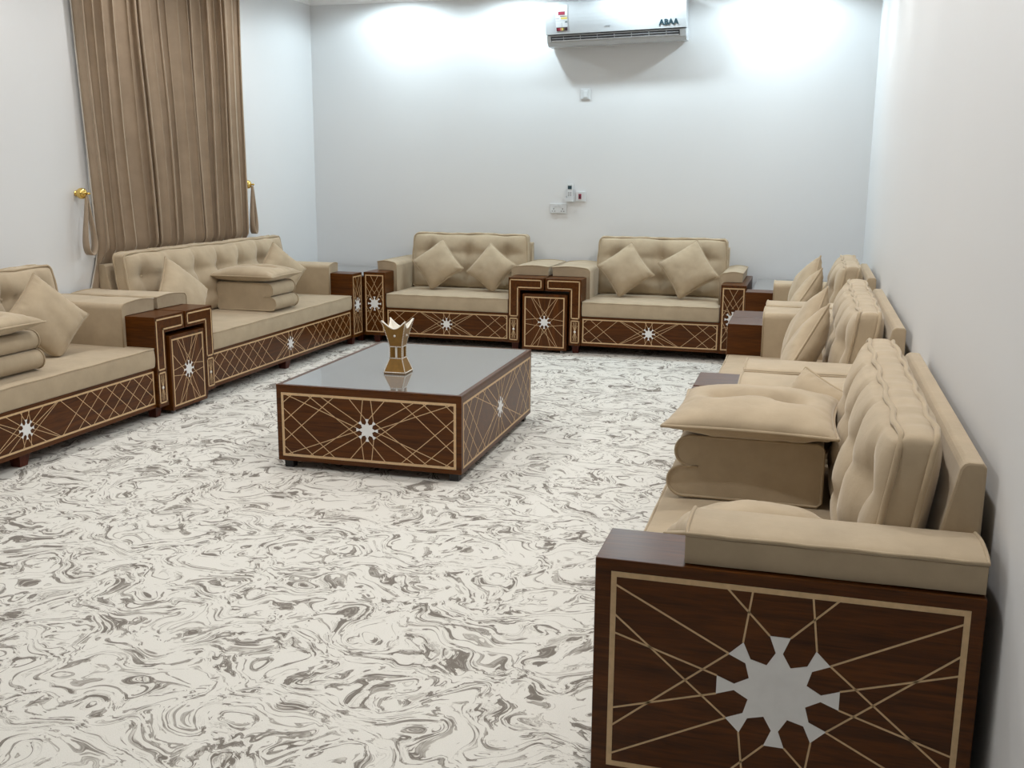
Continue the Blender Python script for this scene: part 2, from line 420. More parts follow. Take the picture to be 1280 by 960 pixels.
def armrest(parent, u_in, u_out, zin):
    """upholstered wrap: pad over the wooden arm and down its seat side; u_in is the seat-side plane"""
    s = 1 if u_in > u_out else -1
    ui = u_in+s*.026; uo = u_out+s*.012
    zt = .672; r = .035; poly = [(ui, zin), (ui, zt-r)]
    for k in range(1, 7): poly.append((ui-s*r*(1-math.cos(R(15*k))), zt-r+r*math.sin(R(15*k))))
    m = 6
    for k in range(1, m): 
        t = k/m; poly.append((ui-s*r+(uo-(ui-s*r))*t, zt+.010*math.sin(PI*t)))
    poly += [(uo+s*.008, zt), (uo, zt-.008), (uo+s*.004, ZA+.003), (u_in-s*.012, ZA+.003), (u_in-s*.012, zin)]
    v0, v1 = DW+.004, DEP-.012; n = len(poly); mb = MB(); seg = 10
    for i in range(seg+1):
        t = i/seg; v = v0+(v1-v0)*t
        e = .006*(1 if i in (0, seg) else 0)
        for (x, z) in poly:
            cxm, czm = (ui+uo)/2, .62
            wv = .0025*noise.noise(Vector((x*7, v*7, z*7+u_in)))
            mb.v.append((x+(cxm-x)*e*.6+wv, v, z+(czm-z)*e*.6+wv))
    for i in range(seg):
        for j in range(n): mb.f.append((i*n+j, i*n+(j+1) % n, (i+1)*n+(j+1) % n, (i+1)*n+j))
    mb.f.append(tuple(range(n-1, -1, -1))); mb.f.append(tuple(range(seg*n, seg*n+n)))
    a = mb.obj('armrest', FAB, parent)
    for p in a.data.polygons: p.use_smooth = len(p.vertices) == 4
    a.data.set_sharp_from_angle(angle=R(40))
    pp = MB()
    # piping: the front outline up and over, back along the outer edge
    path = [(x, v0+.001, z) for (x, z) in poly[:7+m+0]]+[(uo, v0+.002, zt)]
    path += [(uo, v0+(v1-v0)*k/12, zt+.001*math.sin(k*2.1)) for k in range(1, 13)]
    path += [(x, v1, z) for (x, z) in poly[7+m-1:1:-1]]
    pp.tube(path, .0048, k=7); pp.obj('piping', PIPE, a, smooth=True)
    return a

def arm(parent, u_in, side, kind):
    """side: +1 when the arm lies at growing u. kinds: L (nesting arm), corner, end"""
    w = {'L': .298, 'corner': .192, 'end': .205}[kind]
    uo = u_in+side*w
    lo, hi = min(u_in, uo), max(u_in, uo)
    f = -.02
    if kind == 'L':
        cw = .095                                   # column beside the seat
        c_in, c_out = u_in, u_in+side*cw
        prof = [(c_in, ZL), (c_in, ZA), (uo-side*.004, ZA), (uo-side*.004, ZA-.10), (c_out, ZA-.10), (c_out, ZL)]
        mb = MB().prism(prof, lambda x, z: (x, f, z), lambda x, z: (x, DEP-.02, z))
        b = mb.obj('arm_box', WOODY, parent, bevel=.003)
        # L-shaped tan outline and the small pearl strip under it
        bw = .0085; m = .014
        x0 = c_in+side*m; x1 = uo-side*(m+.012); x2 = c_out-side*(m+.004); zt = ZA-.018; zm = ZA-.10+.022; zb = .288
        outl = [(x0, zb), (x0, zt), (x1, zt), (x1, zm), (x2, zm), (x2, zb)]
        lb = MB()
        for i in range(6):
            (ax, az), (bx, bz) = outl[i], outl[(i+1) % 6]
            q0 = (min(ax, bx)-bw/2, f-.0012, min(az, bz)-bw/2); q1 = (max(ax, bx)+bw/2, f+.001, max(az, bz)+bw/2)
            lb.box(q0, q1)
        lb.obj('inlay_border', TAN, b)
        xa, xb = sorted((x0-side*bw/2, x2+side*bw/2)); za, zc = .088, .272
        sb = MB()
        for q in (((xa, za), (xb, za+bw)), ((xa, zc-bw), (xb, zc)), ((xa, za), (xa+bw, zc)), ((xb-bw, za), (xb, zc))):
            sb.box((q[0][0], f-.0012, q[0][1]), (q[1][0], f+.001, q[1][1]))
        xm = (xa+xb)/2; zmid = (za+zc)/2
        for sx in (-1, 1):
            for sz in (-1, 1):
                for (ex, ez) in ((.014, .075), (.006, .078), (.019, .05)):
                    d = Vector((sx*ex, sz*ez)); q = Vector((-d.y, d.x)).normalized()*.0012
                    sb.add([(xm+q.x, f-.0008, zmid+q.y), (xm-q.x, f-.0008, zmid-q.y), (xm+d.x-q.x, f-.0008, zmid+d.y-q.y), (xm+d.x+q.x, f-.0008, zmid+d.y+q.y)], [(0, 1, 2, 3)])
        sb.obj('inlay_strip', TAN, b)
        MB().lathe([(.010, -.0005), (.010, .001), (.007, .004), (.001, .006)], c=(xm, f, zmid), k=12, axis='y').obj('pearl_stud', PEARL, b, smooth=True, xf=Matrix.Translation((0, 2*f, 0)) @ Matrix.Scale(-1, 4, (0, 1, 0)))
    else:
        mb = MB().box((lo, f, ZL), (hi, DEP-.01, ZA))
        b = mb.obj('arm_box', WOODY, parent, bevel=.003)
        inlay(b, (lo+.014, f, ZL+.028), (1, 0, 0), (0, 0, 1), (0, -1, 0), w-.028, ZA-ZL-.05, .060, bw=.009, lw=.0030, mode='column')
        if kind == 'end':
            if side > 0: inlay(b, (uo, .017, .095), (0, 1, 0), (0, 0, 1), (1, 0, 0), .745, .477, .132, bw=.0125, lw=.0042)
            else: inlay(b, (uo, .017, .095), (0, 1, 0), (0, 0, 1), (-1, 0, 0), .745, .477, .132, bw=.0125, lw=.0042)
    out = uo if kind != 'corner' else uo-side*.032
    armrest(parent, u_in, out, ZS-.03)
    ul = u_in+side*(.048 if kind == 'L' else w/2)
    for v in (.05, DEP-.12):
        MB().taper((ul, v), .022, .032, 0, ZL+.004).obj('leg', LEGM, parent, bevel=.002)

def sofa(label, L, left, right, loc, rz, seed, cols, group='beige sofas along the walls', ztop=.885, bl=.02, brr=.02, midleg=True):
    t = thing('sofa', label, 'sofa', loc, rz, group)
    base = MB().box((0.001, 0, ZL), (L-.001, DEP-.06, ZB)).obj('base_panel', WOOD, t, bevel=.003)
    inlay(base, (.012, 0, ZL+.024), (1, 0, 0), (0, 0, 1), (0, -1, 0), L-.024, ZB-ZL-.042, .050, bw=.0095, lw=.0030, mode='sofa')
    if midleg:
        for v in (.06, DEP-.12): MB().taper((L/2, v), .026, .038, 0, ZL+.004).obj('leg', LEGM, t, bevel=.002)
    # seat
    def disp(w, n):
        x, y, z = w
        a = max(0, 1-abs((x-L/2)/(L/2))**6)*max(0, 1-abs((y-.34)/.36)**4)
        if n.z > .3: z += .016*a+.003*noise.noise(Vector((x*4+seed, y*4, seed)))
        if n.y < -.5: y -= .006*a+.006*max(0, 1-((z-(ZB+ZS)/2)/.055)**2)
        return Vector((x, y, z))
    st = soft_box((.004, -.012, ZB+.001), (L-.004, .70, ZS), .012, (int(L*22), 18, 4), disp).obj('seat_cushion', FAB, t, smooth=True)
    p1 = MB(); 
    p1.tube([(.010, .66, ZS-.001)]+[(.008, .66-.66*k/8, ZS-.001) for k in range(1, 9)]+[(.012+(L-.024)*k/30, -.012, ZS-.002+.0015*math.sin(k*1.3+seed)) for k in range(31)]+[(L-.008, .66*k/8, ZS-.001) for k in range(9)], .0042, k=6)
    p1.obj('piping', PIPE, st, smooth=True)
    # back frame: sloping upholstered panel
    fr = MB()
    prof = [(.64, ZB), (.745, .815), (.752, .826), (.762, .830), (DEP-.008, .830), (DEP, .82), (DEP, ZB)]
    fr.prism(prof, lambda y, z: (.002, y, z), lambda y, z: (L-.002, y, z))
    fo = fr.obj('back_frame', FAB, t, bevel=.006)
    back_cushion(t, bl, L-brr, seed, cols, ztop)
    arm(t, 0, -1, left); arm(t, L, 1, right)
    return t

LX, BY, RX = -3.615, 8.05, -.395
SB = 'beige sofa'
# left wall (local x runs along +Y)
sofa('long beige sofa at the left edge of the photo, cut off by the frame', 2.10, 'L', 'L', (LX, 3.012, 0), PI/2, 1.3, 7, bl=.03, brr=.055)
sofa('long beige sofa in front of the curtain, with lattice inlaid base', 2.108, 'L', 'corner', (LX, 5.715, 0), PI/2, 2.7, 7, ztop=.90)
# back wall
sofa('beige loveseat on the back wall at the left, nearer the curtain', 1.078, 'corner', 'L', (-3.394, BY, 0), 0, 3.9, 3, ztop=.898, bl=.03, midleg=False)
sofa('beige loveseat on the back wall directly below the air conditioner', 1.092, 'L', 'corner', (-1.715, BY, 0), 0, 5.2, 3, ztop=.902, midleg=False)
# right wall (local x runs along -Y)
sofa('near right beige sofa with a starred wooden end panel, close to the camera', 1.475, 'L', 'end', (RX, 3.837, 0), -PI/2, 6.1, 5, ztop=.875, bl=.03)
sofa('middle beige sofa on the right wall with two leaning pillows', 1.515, 'L', 'L', (RX, 5.955, 0), -PI/2, 7.7, 5, ztop=.875)
sofa('farthest beige sofa on the right wall, next to the glass corner table', 1.055, 'corner', 'L', (RX, 7.610, 0), -PI/2, 8.8, 3, ztop=.885)

# ------------------------------------------------------------------ nesting side tables
def nest_table(label, loc, rz):
    t = thing('nesting_table', label, 'table', loc, rz, 'small nesting tables under the sofa arms')
    b = MB().box((-.183, 0, .024), (.183, .50, .474)).obj('body', WOODV, t, bevel=.003)
    inlay(b, (-.165, 0, .045), (1, 0, 0), (0, 0, 1), (0, -1, 0), .330, .408, .052, bw=.009, lw=.0030, tall=True)
    for x in (-.14, .14):
        for y in (.03, .46):
            c = MB().tube([(x-.008, y, .012), (x+.008, y, .012)], .012, k=12); c.box((x-.006, y-.008, .012), (x+.006, y+.008, .026))
            c.obj('caster', GREYP, t, smooth=False)
nest_table('small star-fronted wooden table pulled out between the two left sofas', (-3.583, 5.412, 0), PI/2)
nest_table('small star-fronted wooden table between the two loveseats', (-2.008, 8.008, 0), 0)

# ------------------------------------------------------------------ corner tables
def corner_table(label, x0, x1, y0, y1, zt):
    t = thing('corner_table', label, 'table', ((x0+x1)/2, (y0+y1)/2, 0), 0, 'glass-topped tables in the room corners')
    hx, hy = (x1-x0)/2, (y1-y0)/2
    MB().box((-hx, -hy, .06), (hx, hy, zt-.012)).obj('body', WOOD, t, bevel=.003)
    MB().box((-hx+.004, -hy+.004, zt-.011), (hx-.004, hy-.004, zt)).obj('glass_top', GLASS, t, bevel=.002)
    for i in (-1, 1):
        for j in (-1, 1): MB().taper((i*(hx-.06), j*(hy-.06)), .02, .03, 0, .062).obj('leg', LEGM, t)
corner_table('low wooden corner table with glass top, in the corner beside the curtain', -4.40, -3.60, 8.062, 8.86, .566)
corner_table('low wooden corner table with glass top, in the far right corner', -.39, .40, 7.83, 8.86, .578)

# ------------------------------------------------------------------ coffee table
ct = thing('coffee_table', 'large low wooden coffee table with star inlay and grey glass top', 'table', (-1.985, 5.095, 0), R(.9))
w, l = .473, .670
body = MB().box((-w, -l, .040), (w, l, .411)).obj('body', WOOD, ct, bevel=.003)
inlay(body, (-w+.026, -l, .064), (1, 0, 0), (0, 0, 1), (0, -1, 0), 2*w-.052, .318, .056, bw=.012, lw=.0036, mode='table', tops=(.24, .305, .425), lattice=(.17, .11, .345))
inlay(body, (w, -l+.026, .064), (0, 1, 0), (0, 0, 1), (1, 0, 0), 2*l-.052, .318, .056, bw=.010, lw=.0036, mode='table', tops=(.24, .32, .46), lattice=(.27, .115, .32))
inlay(body, (w-.026, l, .064), (-1, 0, 0), (0, 0, 1), (0, 1, 0), 2*w-.052, .318, .056, bw=.012, lw=.0036, mode='table', tops=(.24, .305, .425), lattice=(.17, .11, .345))
inlay(body, (-w, l-.026, .064), (0, -1, 0), (0, 0, 1), (-1, 0, 0), 2*l-.052, .318, .056, bw=.010, lw=.0036, mode='table', tops=(.24, .32, .46), lattice=(.27, .115, .32))
rim = MB()
for a, b in (((-w, -l), (w, -l+.022)), ((-w, l-.022), (w, l)), ((-w, -l+.022), (-w+.022, l-.022)), ((w-.022, -l+.022), (w, l-.022))):
    rim.box((a[0], a[1], .4105), (b[0], b[1], .420))
rim.obj('top_rim', WOODY, ct)
MB().box((-w+.022, -l+.022, .4105), (w-.022, l-.022, .4195)).obj('glass_top', GLASS, ct)
for x in (-1, 1):
    for y in (-1, 1):
        MB().taper((x*(w-.045), y*(l-.045)), .022, .024, 0, .041).obj('foot', BLACK, ct, bevel=.002)

# ------------------------------------------------------------------ incense burner
def burner(loc):
    t = thing('incense_burner', 'gold incense burner with beaded edges standing on the coffee table', 'incense burner', loc, R(2))
    lv = [(.0575, 0), (.0575, .008), (.033, .078), (.033, .138), (.062, .272)]
    sq = ((-1, -1), (1, -1), (1, 1), (-1, 1))
    mb = MB()
    def loop(h, z): return [(i*h, j*h, z) for i, j in sq]
    # base and waist
    vs = []
    for h, z in lv[:4]: vs += loop(h, z)
    fs = [(3, 2, 1, 0), (12, 13, 14, 15)]
    for k in range(3): fs += [(4*k+i, 4*k+(i+1) % 4, 4*k+4+(i+1) % 4, 4*k+4+i) for i in range(4)]
    MB().add(vs[:12], [(3, 2, 1, 0), (8, 9, 10, 11)]+fs[2:10]).obj('base', BURN, t, bevel=.0015)
    ws = MB().box((-.024, -.024, .078), (.024, .024, .138))
    for i, j in sq: ws.box((min(i*.033, i*.018), min(j*.033, j*.018), .078), (max(i*.033, i*.018), max(j*.033, j*.018), .138))
    ws.obj('waist', BURN, t)
    iv = MB()
    for (dx, dy) in ((0, -1), (1, 0), (0, 1), (-1, 0)):
        c = Vector((dx*.0245, dy*.0245, .108)); s = Vector((-dy, dx, 0))*.005; n_ = Vector((dx, dy, 0))*.003; zz = Vector((0, 0, .027))
        iv.add([c-s-zz+n_, c+s-zz+n_, c+s+zz+n_, c-s+zz+n_, c-s-zz-n_, c+s-zz-n_, c+s+zz-n_, c-s+zz-n_], [(0,1,2,3),(0,4,5,1),(1,5,6,2),(2,6,7,3),(3,7,4,0)])
    iv.obj('ivory_inset', CREAM, t)
    # flared bowl with scooped rim and horned corners
    n = 12; outer = []; inner = []
    def rimz(s): return   .272-.040*math.sin(PI*s)**.8
    bo = MB(); rows = 8
    grid_o, grid_i = [], []
    for side in range(4):
        (ax, ay), (bx, by) = sq[side], sq[(side+1) % 4]
        for k in range(n):
            s = k/n; dx, dy = ax+(bx-ax)*s, ay+(by-ay)*s
            co, ci = [], []
            zt = rimz(s)
            for r_ in range(rows+1):
                q = r_/rows; z = .138+(zt-.138)*q
                f = (z-.138)/(.272-.138); h = .033+.031*f**1.15
                co.append((dx*h, dy*h, z)); ci.append((dx*(h-.007), dy*(h-.007), max(z, .150)))
            grid_o.append(co); grid_i.append(ci)
    M = len(grid_o); vs = [p for c in grid_o for p in c]; kk = rows+1
    bo.add(vs, [(i*kk+j, ((i+1) % M)*kk+j, ((i+1) % M)*kk+j+1, i*kk+j+1) for i in range(M) for j in range(rows)])
    bo.add([c[0] for c in grid_o], [tuple(range(M))])
    bo.obj('bowl', BURN, t)
    vi = [p for c in grid_i for p in c]; li = MB()
    li.add(vi, [(i*kk+j, i*kk+j+1, ((i+1) % M)*kk+j+1, ((i+1) % M)*kk+j) for i in range(M) for j in range(rows)])
    li.add([c[0] for c in grid_i], [tuple(range(M))])
    tops = [c[-1] for c in grid_o]+[c[-1] for c in grid_i]
    li.add(tops, [(i, (i+1) % M, M+(i+1) % M, M+i) for i in range(M)])
    li.obj('bowl_lining', CREAM, t)
    rm = MB(); rm.tube([(Vector(a)+Vector(b))/2 for a, b in zip([c[-1] for c in grid_o], [c[-1] for c in grid_i])], .0042, closed=True, k=6)
    rm.obj('rim_trim', CREAM, t, smooth=True)
    # beads along the edges: individually countable small studs, joined by edge run
    sph = []
    def bead(mb_, p, r_):
        vs_ = [(0, 0, 1)]+[(math.cos(PI/3*j)*.87, math.sin(PI/3*j)*.87, .5) for j in range(6)]+[(math.cos(PI/3*j)*.87, math.sin(PI/3*j)*.87, -.5) for j in range(6)]+[(0, 0, -1)]
        fs_ = [(0, 1+j, 1+(j+1) % 6) for j in range(6)]+[(1+j, 7+j, 7+(j+1) % 6, 1+(j+1) % 6) for j in range(6)]+[(13, 7+(j+1) % 6, 7+j) for j in range(6)]
        mb_.add([(p[0]+x*r_, p[1]+y*r_, p[2]+z*r_) for x, y, z in vs_], fs_)
    bd = MB()
    def run(a, b, m, r_=.0033):
        for k in range(m+1):
            q = k/m; bead(bd, [a[i]+(b[i]-a[i])*q for i in range(3)], r_)
    for i in range(4):
        (ax, ay), (bx, by) = sq[i], sq[(i+1) % 4]
        run((ax*.0575, ay*.0575, .008), (bx*.0575, by*.0575, .008), 18)
        run((ax*.033, ay*.033, .078), (bx*.033, by*.033, .078), 10)
        run((ax*.033, ay*.033, .138), (bx*.033, by*.033, .138), 10)
        run((ax*.0575, ay*.0575, .008), (ax*.033, ay*.033, .078), 11)
        run((ax*.033, ay*.033, .078), (ax*.033, ay*.033, .138), 8)
        c0 = grid_o[i*n]
        for k in range(rows):
            run(c0[k], c0[k+1], 2)
    o = bd.obj('bead_trim', CREAM, t, smooth=True); o['kind'] = 'stuff'
    for (dx, dy) in ((0, -1), (1, 0), (0, 1), (-1, 0)):
        mb = MB(); bead(mb, (dx*.0475, dy*.0475, .196), .007); mb.obj('pearl_stud', PEARL, t, smooth=True)
    return t
burner((-1.998, 4.885, .4202))

# ------------------------------------------------------------------ pillows
def basis(nrm, spin):
    n = Vector(nrm).normalized(); x = Vector((0, 0, 1)).cross(n)
    x = x.normalized() if x.length > 1e-4 else Vector((1, 0, 0))
    y = n.cross(x)
    m = Matrix((x, y, n)).transposed()
    return (m @ Matrix.Rotation(spin, 3, 'Z')).to_4x4()
def pillow_mesh(a, b, T, seed, tufts=(), n=30, pinch=.07, flat=0):
    def outline(u, v):
        x = a*u*(1-pinch*(1-v*v)*abs(u)**2); y = b*v*(1-pinch*(1-u*u)*abs(v)**2)
        return x, y
    def hh(u, v, s):
        e = max(0, (1-abs(u)**2.3)*(1-abs(v)**2.3))
        t = T*e**.46
        # gathers running in from the rim
        t *= 1+.09*noise.noise(Vector((u*2.2+seed, v*2.2, s*3+seed)))
        rimd = min(1-abs(u), 1-abs(v)); g = math.exp(-((rimd-.12)/.12)**2)
        par = v if abs(u) > abs(v) else u
        t += T*.10*g*noise.noise(Vector((par*13+seed*3, rimd*2, s*5+seed)))+T*.02*noise.noise(Vector((u*5+seed, v*5, s*2)))*e
        for (tu, tv) in tufts:
            q = ((u-tu)/.20)**2+((v-tv)/.20)**2
            if s > 0 and q < 8: t -= T*.74*math.exp(-q)
            q2 = ((v-tv)/.10)**2
            if s > 0 and q2 < 6 and abs(u) < abs(tu)+.1: t -= T*.20*math.exp(-q2)
        return max(t, 0)
    mb = MB(); top = {}; bot = {}
    tk = [-1+2*i/n for i in range(n+1)]; tk = [math.sin(t*PI/2)*.55+t*.45 for t in tk]
    for i, u in enumerate(tk):
        for j, v in enumerate(tk):
            x, y = outline(u, v); edge = i in (0, n) or j in (0, n)
            mb.v.append((x, y, hh(u, v, 1) if not edge else 0)); top[i, j] = len(mb.v)-1
            if edge: bot[i, j] = top[i, j]
            else:
                mb.v.append((x, y, -hh(u, v, -1)*(1-flat))); bot[i, j] = len(mb.v)-1
    for i in range(n):
        for j in range(n):
            mb.f.append((top[i, j], top[i+1, j], top[i+1, j+1], top[i, j+1]))
            mb.f.append((bot[i, j], bot[i, j+1], bot[i+1, j+1], bot[i+1, j]))
    loop = [outline(u, -1) for u in tk]+[outline(1, v) for v in tk[1:]]+[outline(u, 1) for u in tk[-2::-1]]+[outline(-1, v) for v in tk[-2:0:-1]]
    pp = MB().tube([(x, y, 0) for x, y in loop], .0055, closed=True, k=7)
    return mb, pp
def pillow(name, label, loc, nrm, spin, size, seed, T=.075, tufts=(), group=None, flat=0, cat='pillow'):
    a, b = (size/2, size/2) if not isinstance(size, tuple) else (size[0]/2, size[1]/2)
    o = bpy.data.objects.new(name, None); COL.objects.link(o); o.empty_display_size = .1
    o.matrix_world = Matrix.Translation(loc) @ basis(nrm, spin)
    tag(o, label, cat, group or ('square throw pillows on the sofas' if name == 'throw_pillow' else 'flat pillows on the bolsters'))
    mb, pp = pillow_mesh(a, b, T, seed, tufts, flat=flat)
    if name == 'throw_pillow':                      # the corner it stands on gives way on the seat
        M = o.matrix_world.copy(); Mi = M.inverted(); zs = ZS+.017
        for q in (mb, pp):
            for k, p in enumerate(q.v):
                w = M @ Vector(p)
                if w.z < zs+.03:
                    w.z = zs+.03*math.exp((w.z-zs-.03)/.03); q.v[k] = tuple(Mi @ w)
    c = mb.obj('cover', FAB, o, smooth=True); pp.obj('piping', PIPE, o, smooth=True)
    for (tu, tv) in tufts:
        d = T*.40
        MB().lathe([(.001, -.006), (.013, -.004), (.016, .003), (.010, .009), (.001, .011)], c=(a*tu, b*tv, d-.004), k=10).obj('button', FAB, o, smooth=True)
    return o
pillow('throw_pillow', 'plump square pillow leaning at the far end of the left-edge sofa', (-3.955, 4.665, .640), (1, -.28, .42), R(43), .365, 1.1)
pillow('throw_pillow', 'square pillow partly hidden behind the armrest, near end of the curtain sofa', (-3.975, 5.985, .625), (1, -.05, .5), R(46), .385, 2.2)
pillow('throw_pillow', 'upright pillow at the far end of the curtain sofa, behind the stacked cushions', (-4.02, 7.40, .640), (1, -.55, .33), R(48), .345, 3.3)
pillow('throw_pillow', 'left diamond pillow on the left loveseat', (-3.060, 8.405, .645), (.05, -1, .36), R(45-7), .330, 4.4)
pillow('throw_pillow', 'right diamond pillow on the left loveseat', (-2.575, 8.405, .630), (-.05, -1, .36), R(45+9), .318, 5.5)
pillow('throw_pillow', 'left diamond pillow on the loveseat under the air conditioner', (-1.428, 8.405, .652), (.02, -1, .36), R(45-8), .338, 6.6)
pillow('throw_pillow', 'right diamond pillow on the loveseat under the air conditioner', (-.918, 8.405, .672), (-.05, -1, .36), R(45-11), .360, 7.7)
pillow('throw_pillow', 'farther of the two pillows on the farthest right sofa, darker in shade', (-.01, 7.25, .675), (-1, -.25, .40), R(38), .345, 8.8)
pillow('throw_pillow', 'nearer of the two pillows on the farthest right sofa', (-.005, 6.86, .630), (-1, .2, .45), R(45), .345, 9.9)
pillow('throw_pillow', 'farther of the two pillows on the middle right sofa', (.005, 5.36, .655), (-1, -.1, .42), R(42), .36, 10.1)
pillow('throw_pillow', 'nearer of the two pillows on the middle right sofa, large', (.0, 4.88, .625), (-1, .15, .45), R(45), .37, 11.2)
pillow('throw_pillow', 'small pillow tip peeking from behind the stacked cushions on the near right sofa', (.045, 3.67, .615), (-.45, -.80, .55), R(-20), .27, 12.3)
pillow('throw_pillow', 'pillow lying low behind the near armrest of the near right sofa', (-.105, 2.625, .528), (-.1, .35, 1), R(4), .36, 13.4, T=.085)

# ------------------------------------------------------------------ two-lobed elbow bolsters with tufted pillows on top
def bolster(label, loc, rz, d=.47, w=.40, h=.195):
    """local: x = width, y from lobed front (0) to back (d)"""
    t = thing('elbow_bolster', label, 'cushion', loc, rz, 'two-lobed bolsters on the sofas')
    pts = []
    r = h/4
    for k in range(0, 13): pts.append((r+.0-r*math.sin(R(15*k)), r-r*math.cos(R(15*k))))       # lower lobe (y, z)
    pts[-1] = (r, 2*r-.001)
    pts.append((r+.045, 2*r))
    for k in range(0, 13): pts.append((.022+r-r*math.sin(R(15*k)), 3*r-r*math.cos(R(15*k))))
    pts += [(d-.02, h), (d-.006, h-.006), (d, h-.02), (d, .012), (d-.012, 0)]
    n = len(pts); seg = 6; mb = MB()
    for i in range(seg+1):
        x = -w/2+w*i/seg; q = 1-.012*(1 if i in (0, seg) else 0)
        for (y, z) in pts:
            mb.v.append((x, d/2+(y-d/2)*q, h/2+(z-h/2)*q))
    for i in range(seg):
        for j in range(n): mb.f.append((i*n+j, i*n+(j+1) % n, (i+1)*n+(j+1) % n, (i+1)*n+j))
    mb.f.append(tuple(range(n-1, -1, -1))); mb.f.append(tuple(range(seg*n, seg*n+n)))
    o = mb.obj('body', FAB, t)
    for p in o.data.polygons: p.use_smooth = len(p.vertices) == 4
    o.data.set_sharp_from_angle(angle=R(50))
    for x in (-w/2, w/2):
        MB().tube([(x, y, z) for y, z in pts], .0045, closed=True, k=6).obj('piping', PIPE, t, smooth=True)
    return t
ZT = ZS+.022
bolster('two-lobed bolster on the left-edge sofa, cut by the photo frame', (-3.69, 4.115, ZT), PI/2)
bolster('two-lobed bolster in the middle of the curtain sofa', (-3.645, 6.80, ZT), PI/2, w=.34)
bolster('two-lobed bolster on the near right sofa, under a tufted pillow', (-.385, 3.39, ZT), -PI/2, w=.44)
TZ = ZT+.195+.050
pillow('tufted_pillow', 'flat pillow on top of the bolster of the left-edge sofa', (-3.90, 4.075, TZ), (0, 0, 1), 0, (.50, .44), 20.1, T=.070, tufts=((-.42, 0), (.42, 0)), flat=.2)
pillow('tufted_pillow', 'flat pillow on top of the bolster of the curtain sofa', (-3.90, 6.80, TZ), (0, 0, 1), 0, (.52, .45), 21.1, T=.070, tufts=((-.42, 0), (.42, 0)), flat=.2)
pillow('tufted_pillow', 'two-button tufted flat pillow on top of the bolster of the near right sofa', (-.130, 3.365, TZ-.006), (0, 0, 1), R(-2), (.52, .56), 22.1, T=.070, tufts=((-.42, 0), (.42, 0)), flat=.2)

# ------------------------------------------------------------------ room shell
fl = struct('floor', MB().box((WL-.1, YF-.1, -.05), (WR+.1, YB+.1, 0)), CARPET)
struct('ceiling', MB().box((WL-.1, YF-.1, HC), (WR+.1, YB+.1, HC+.1)), CEILP)
struct('wall_back', MB().box((WL-.1, YB, 0), (WR+.1, YB+.1, HC)), PAINT)
struct('wall_right', MB().box((WR, YF, 0), (WR+.1, YB, HC)), PAINT)
struct('wall_front', MB().box((WL-.1, YF-.1, 0), (WR+.1, YF, HC)), PAINT)
wy0, wy1, wz0, wz1 = 5.80, 7.38, .95, 2.45
wl = MB()
wl.box((WL-.1, YF, 0), (WL, wy0, HC)); wl.box((WL-.1, wy1, 0), (WL, YB, HC))
wl.box((WL-.1, wy0, 0), (WL, wy1, wz0)); wl.box((WL-.1, wy0, wz1), (WL, wy1, HC))
struct('wall_left', wl, PAINT)
wf = MB()
for a, b in (((wy0, wz0), (wy1, wz0+.05)), ((wy0, wz1-.05), (wy1, wz1)), ((wy0, wz0+.05), (wy0+.05, wz1-.05)), ((wy1-.05, wz0+.05), (wy1, wz1-.05)), ((6.56, wz0+.05), (6.61, wz1-.05))):
    wf.box((WL-.085, a[0], a[1]), (WL-.03, b[0], b[1]))
win = struct('window_1', wf, WHITEP)
PANE = plain('dark_window_pane', (.04, .05, .06), .05, spec=.8)
for y0, y1 in ((wy0+.05, 6.56), (6.61, wy1-.05)):
    MB().box((WL-.07, y0, wz0+.05), (WL-.062, y1, wz1-.05)).obj('pane', PANE, win)
# architrave around the window
ar = MB()
for a, b in (((wy0-.085, wz0-.08), (wy0, wz1+.08)), ((wy1, wz0-.08), (wy1+.085, wz1+.08)), ((wy0, wz1), (wy1, wz1+.08)), ((wy0, wz0-.08), (wy1, wz0))):
    ar.box((WL-.002, a[0], a[1]), (WL+.010, b[0], b[1]))
struct('trim_1', ar, WHITEP, bevel=.002)
# cornice: stepped plaster moulding round the ceiling
prof = [(0, -.100), (.012, -.100), (.016, -.088), (.030, -.075), (.036, -.060), (.055, -.038), (.078, -.026), (.084, -.012), (.092, -.012), (.092, 0), (0, 0)]
struct('trim_2', MB().prism(prof, lambda d, z: (WL, YB-d, HC+z), lambda d, z: (WR, YB-d, HC+z)), CEILP)
struct('trim_3', MB().prism(prof, lambda d, z: (WL+d, YF, HC+z), lambda d, z: (WL+d, YB, HC+z)), CEILP)
struct('trim_4', MB().prism(prof, lambda d, z: (WR-d, YF, HC+z), lambda d, z: (WR-d, YB, HC+z)), CEILP)

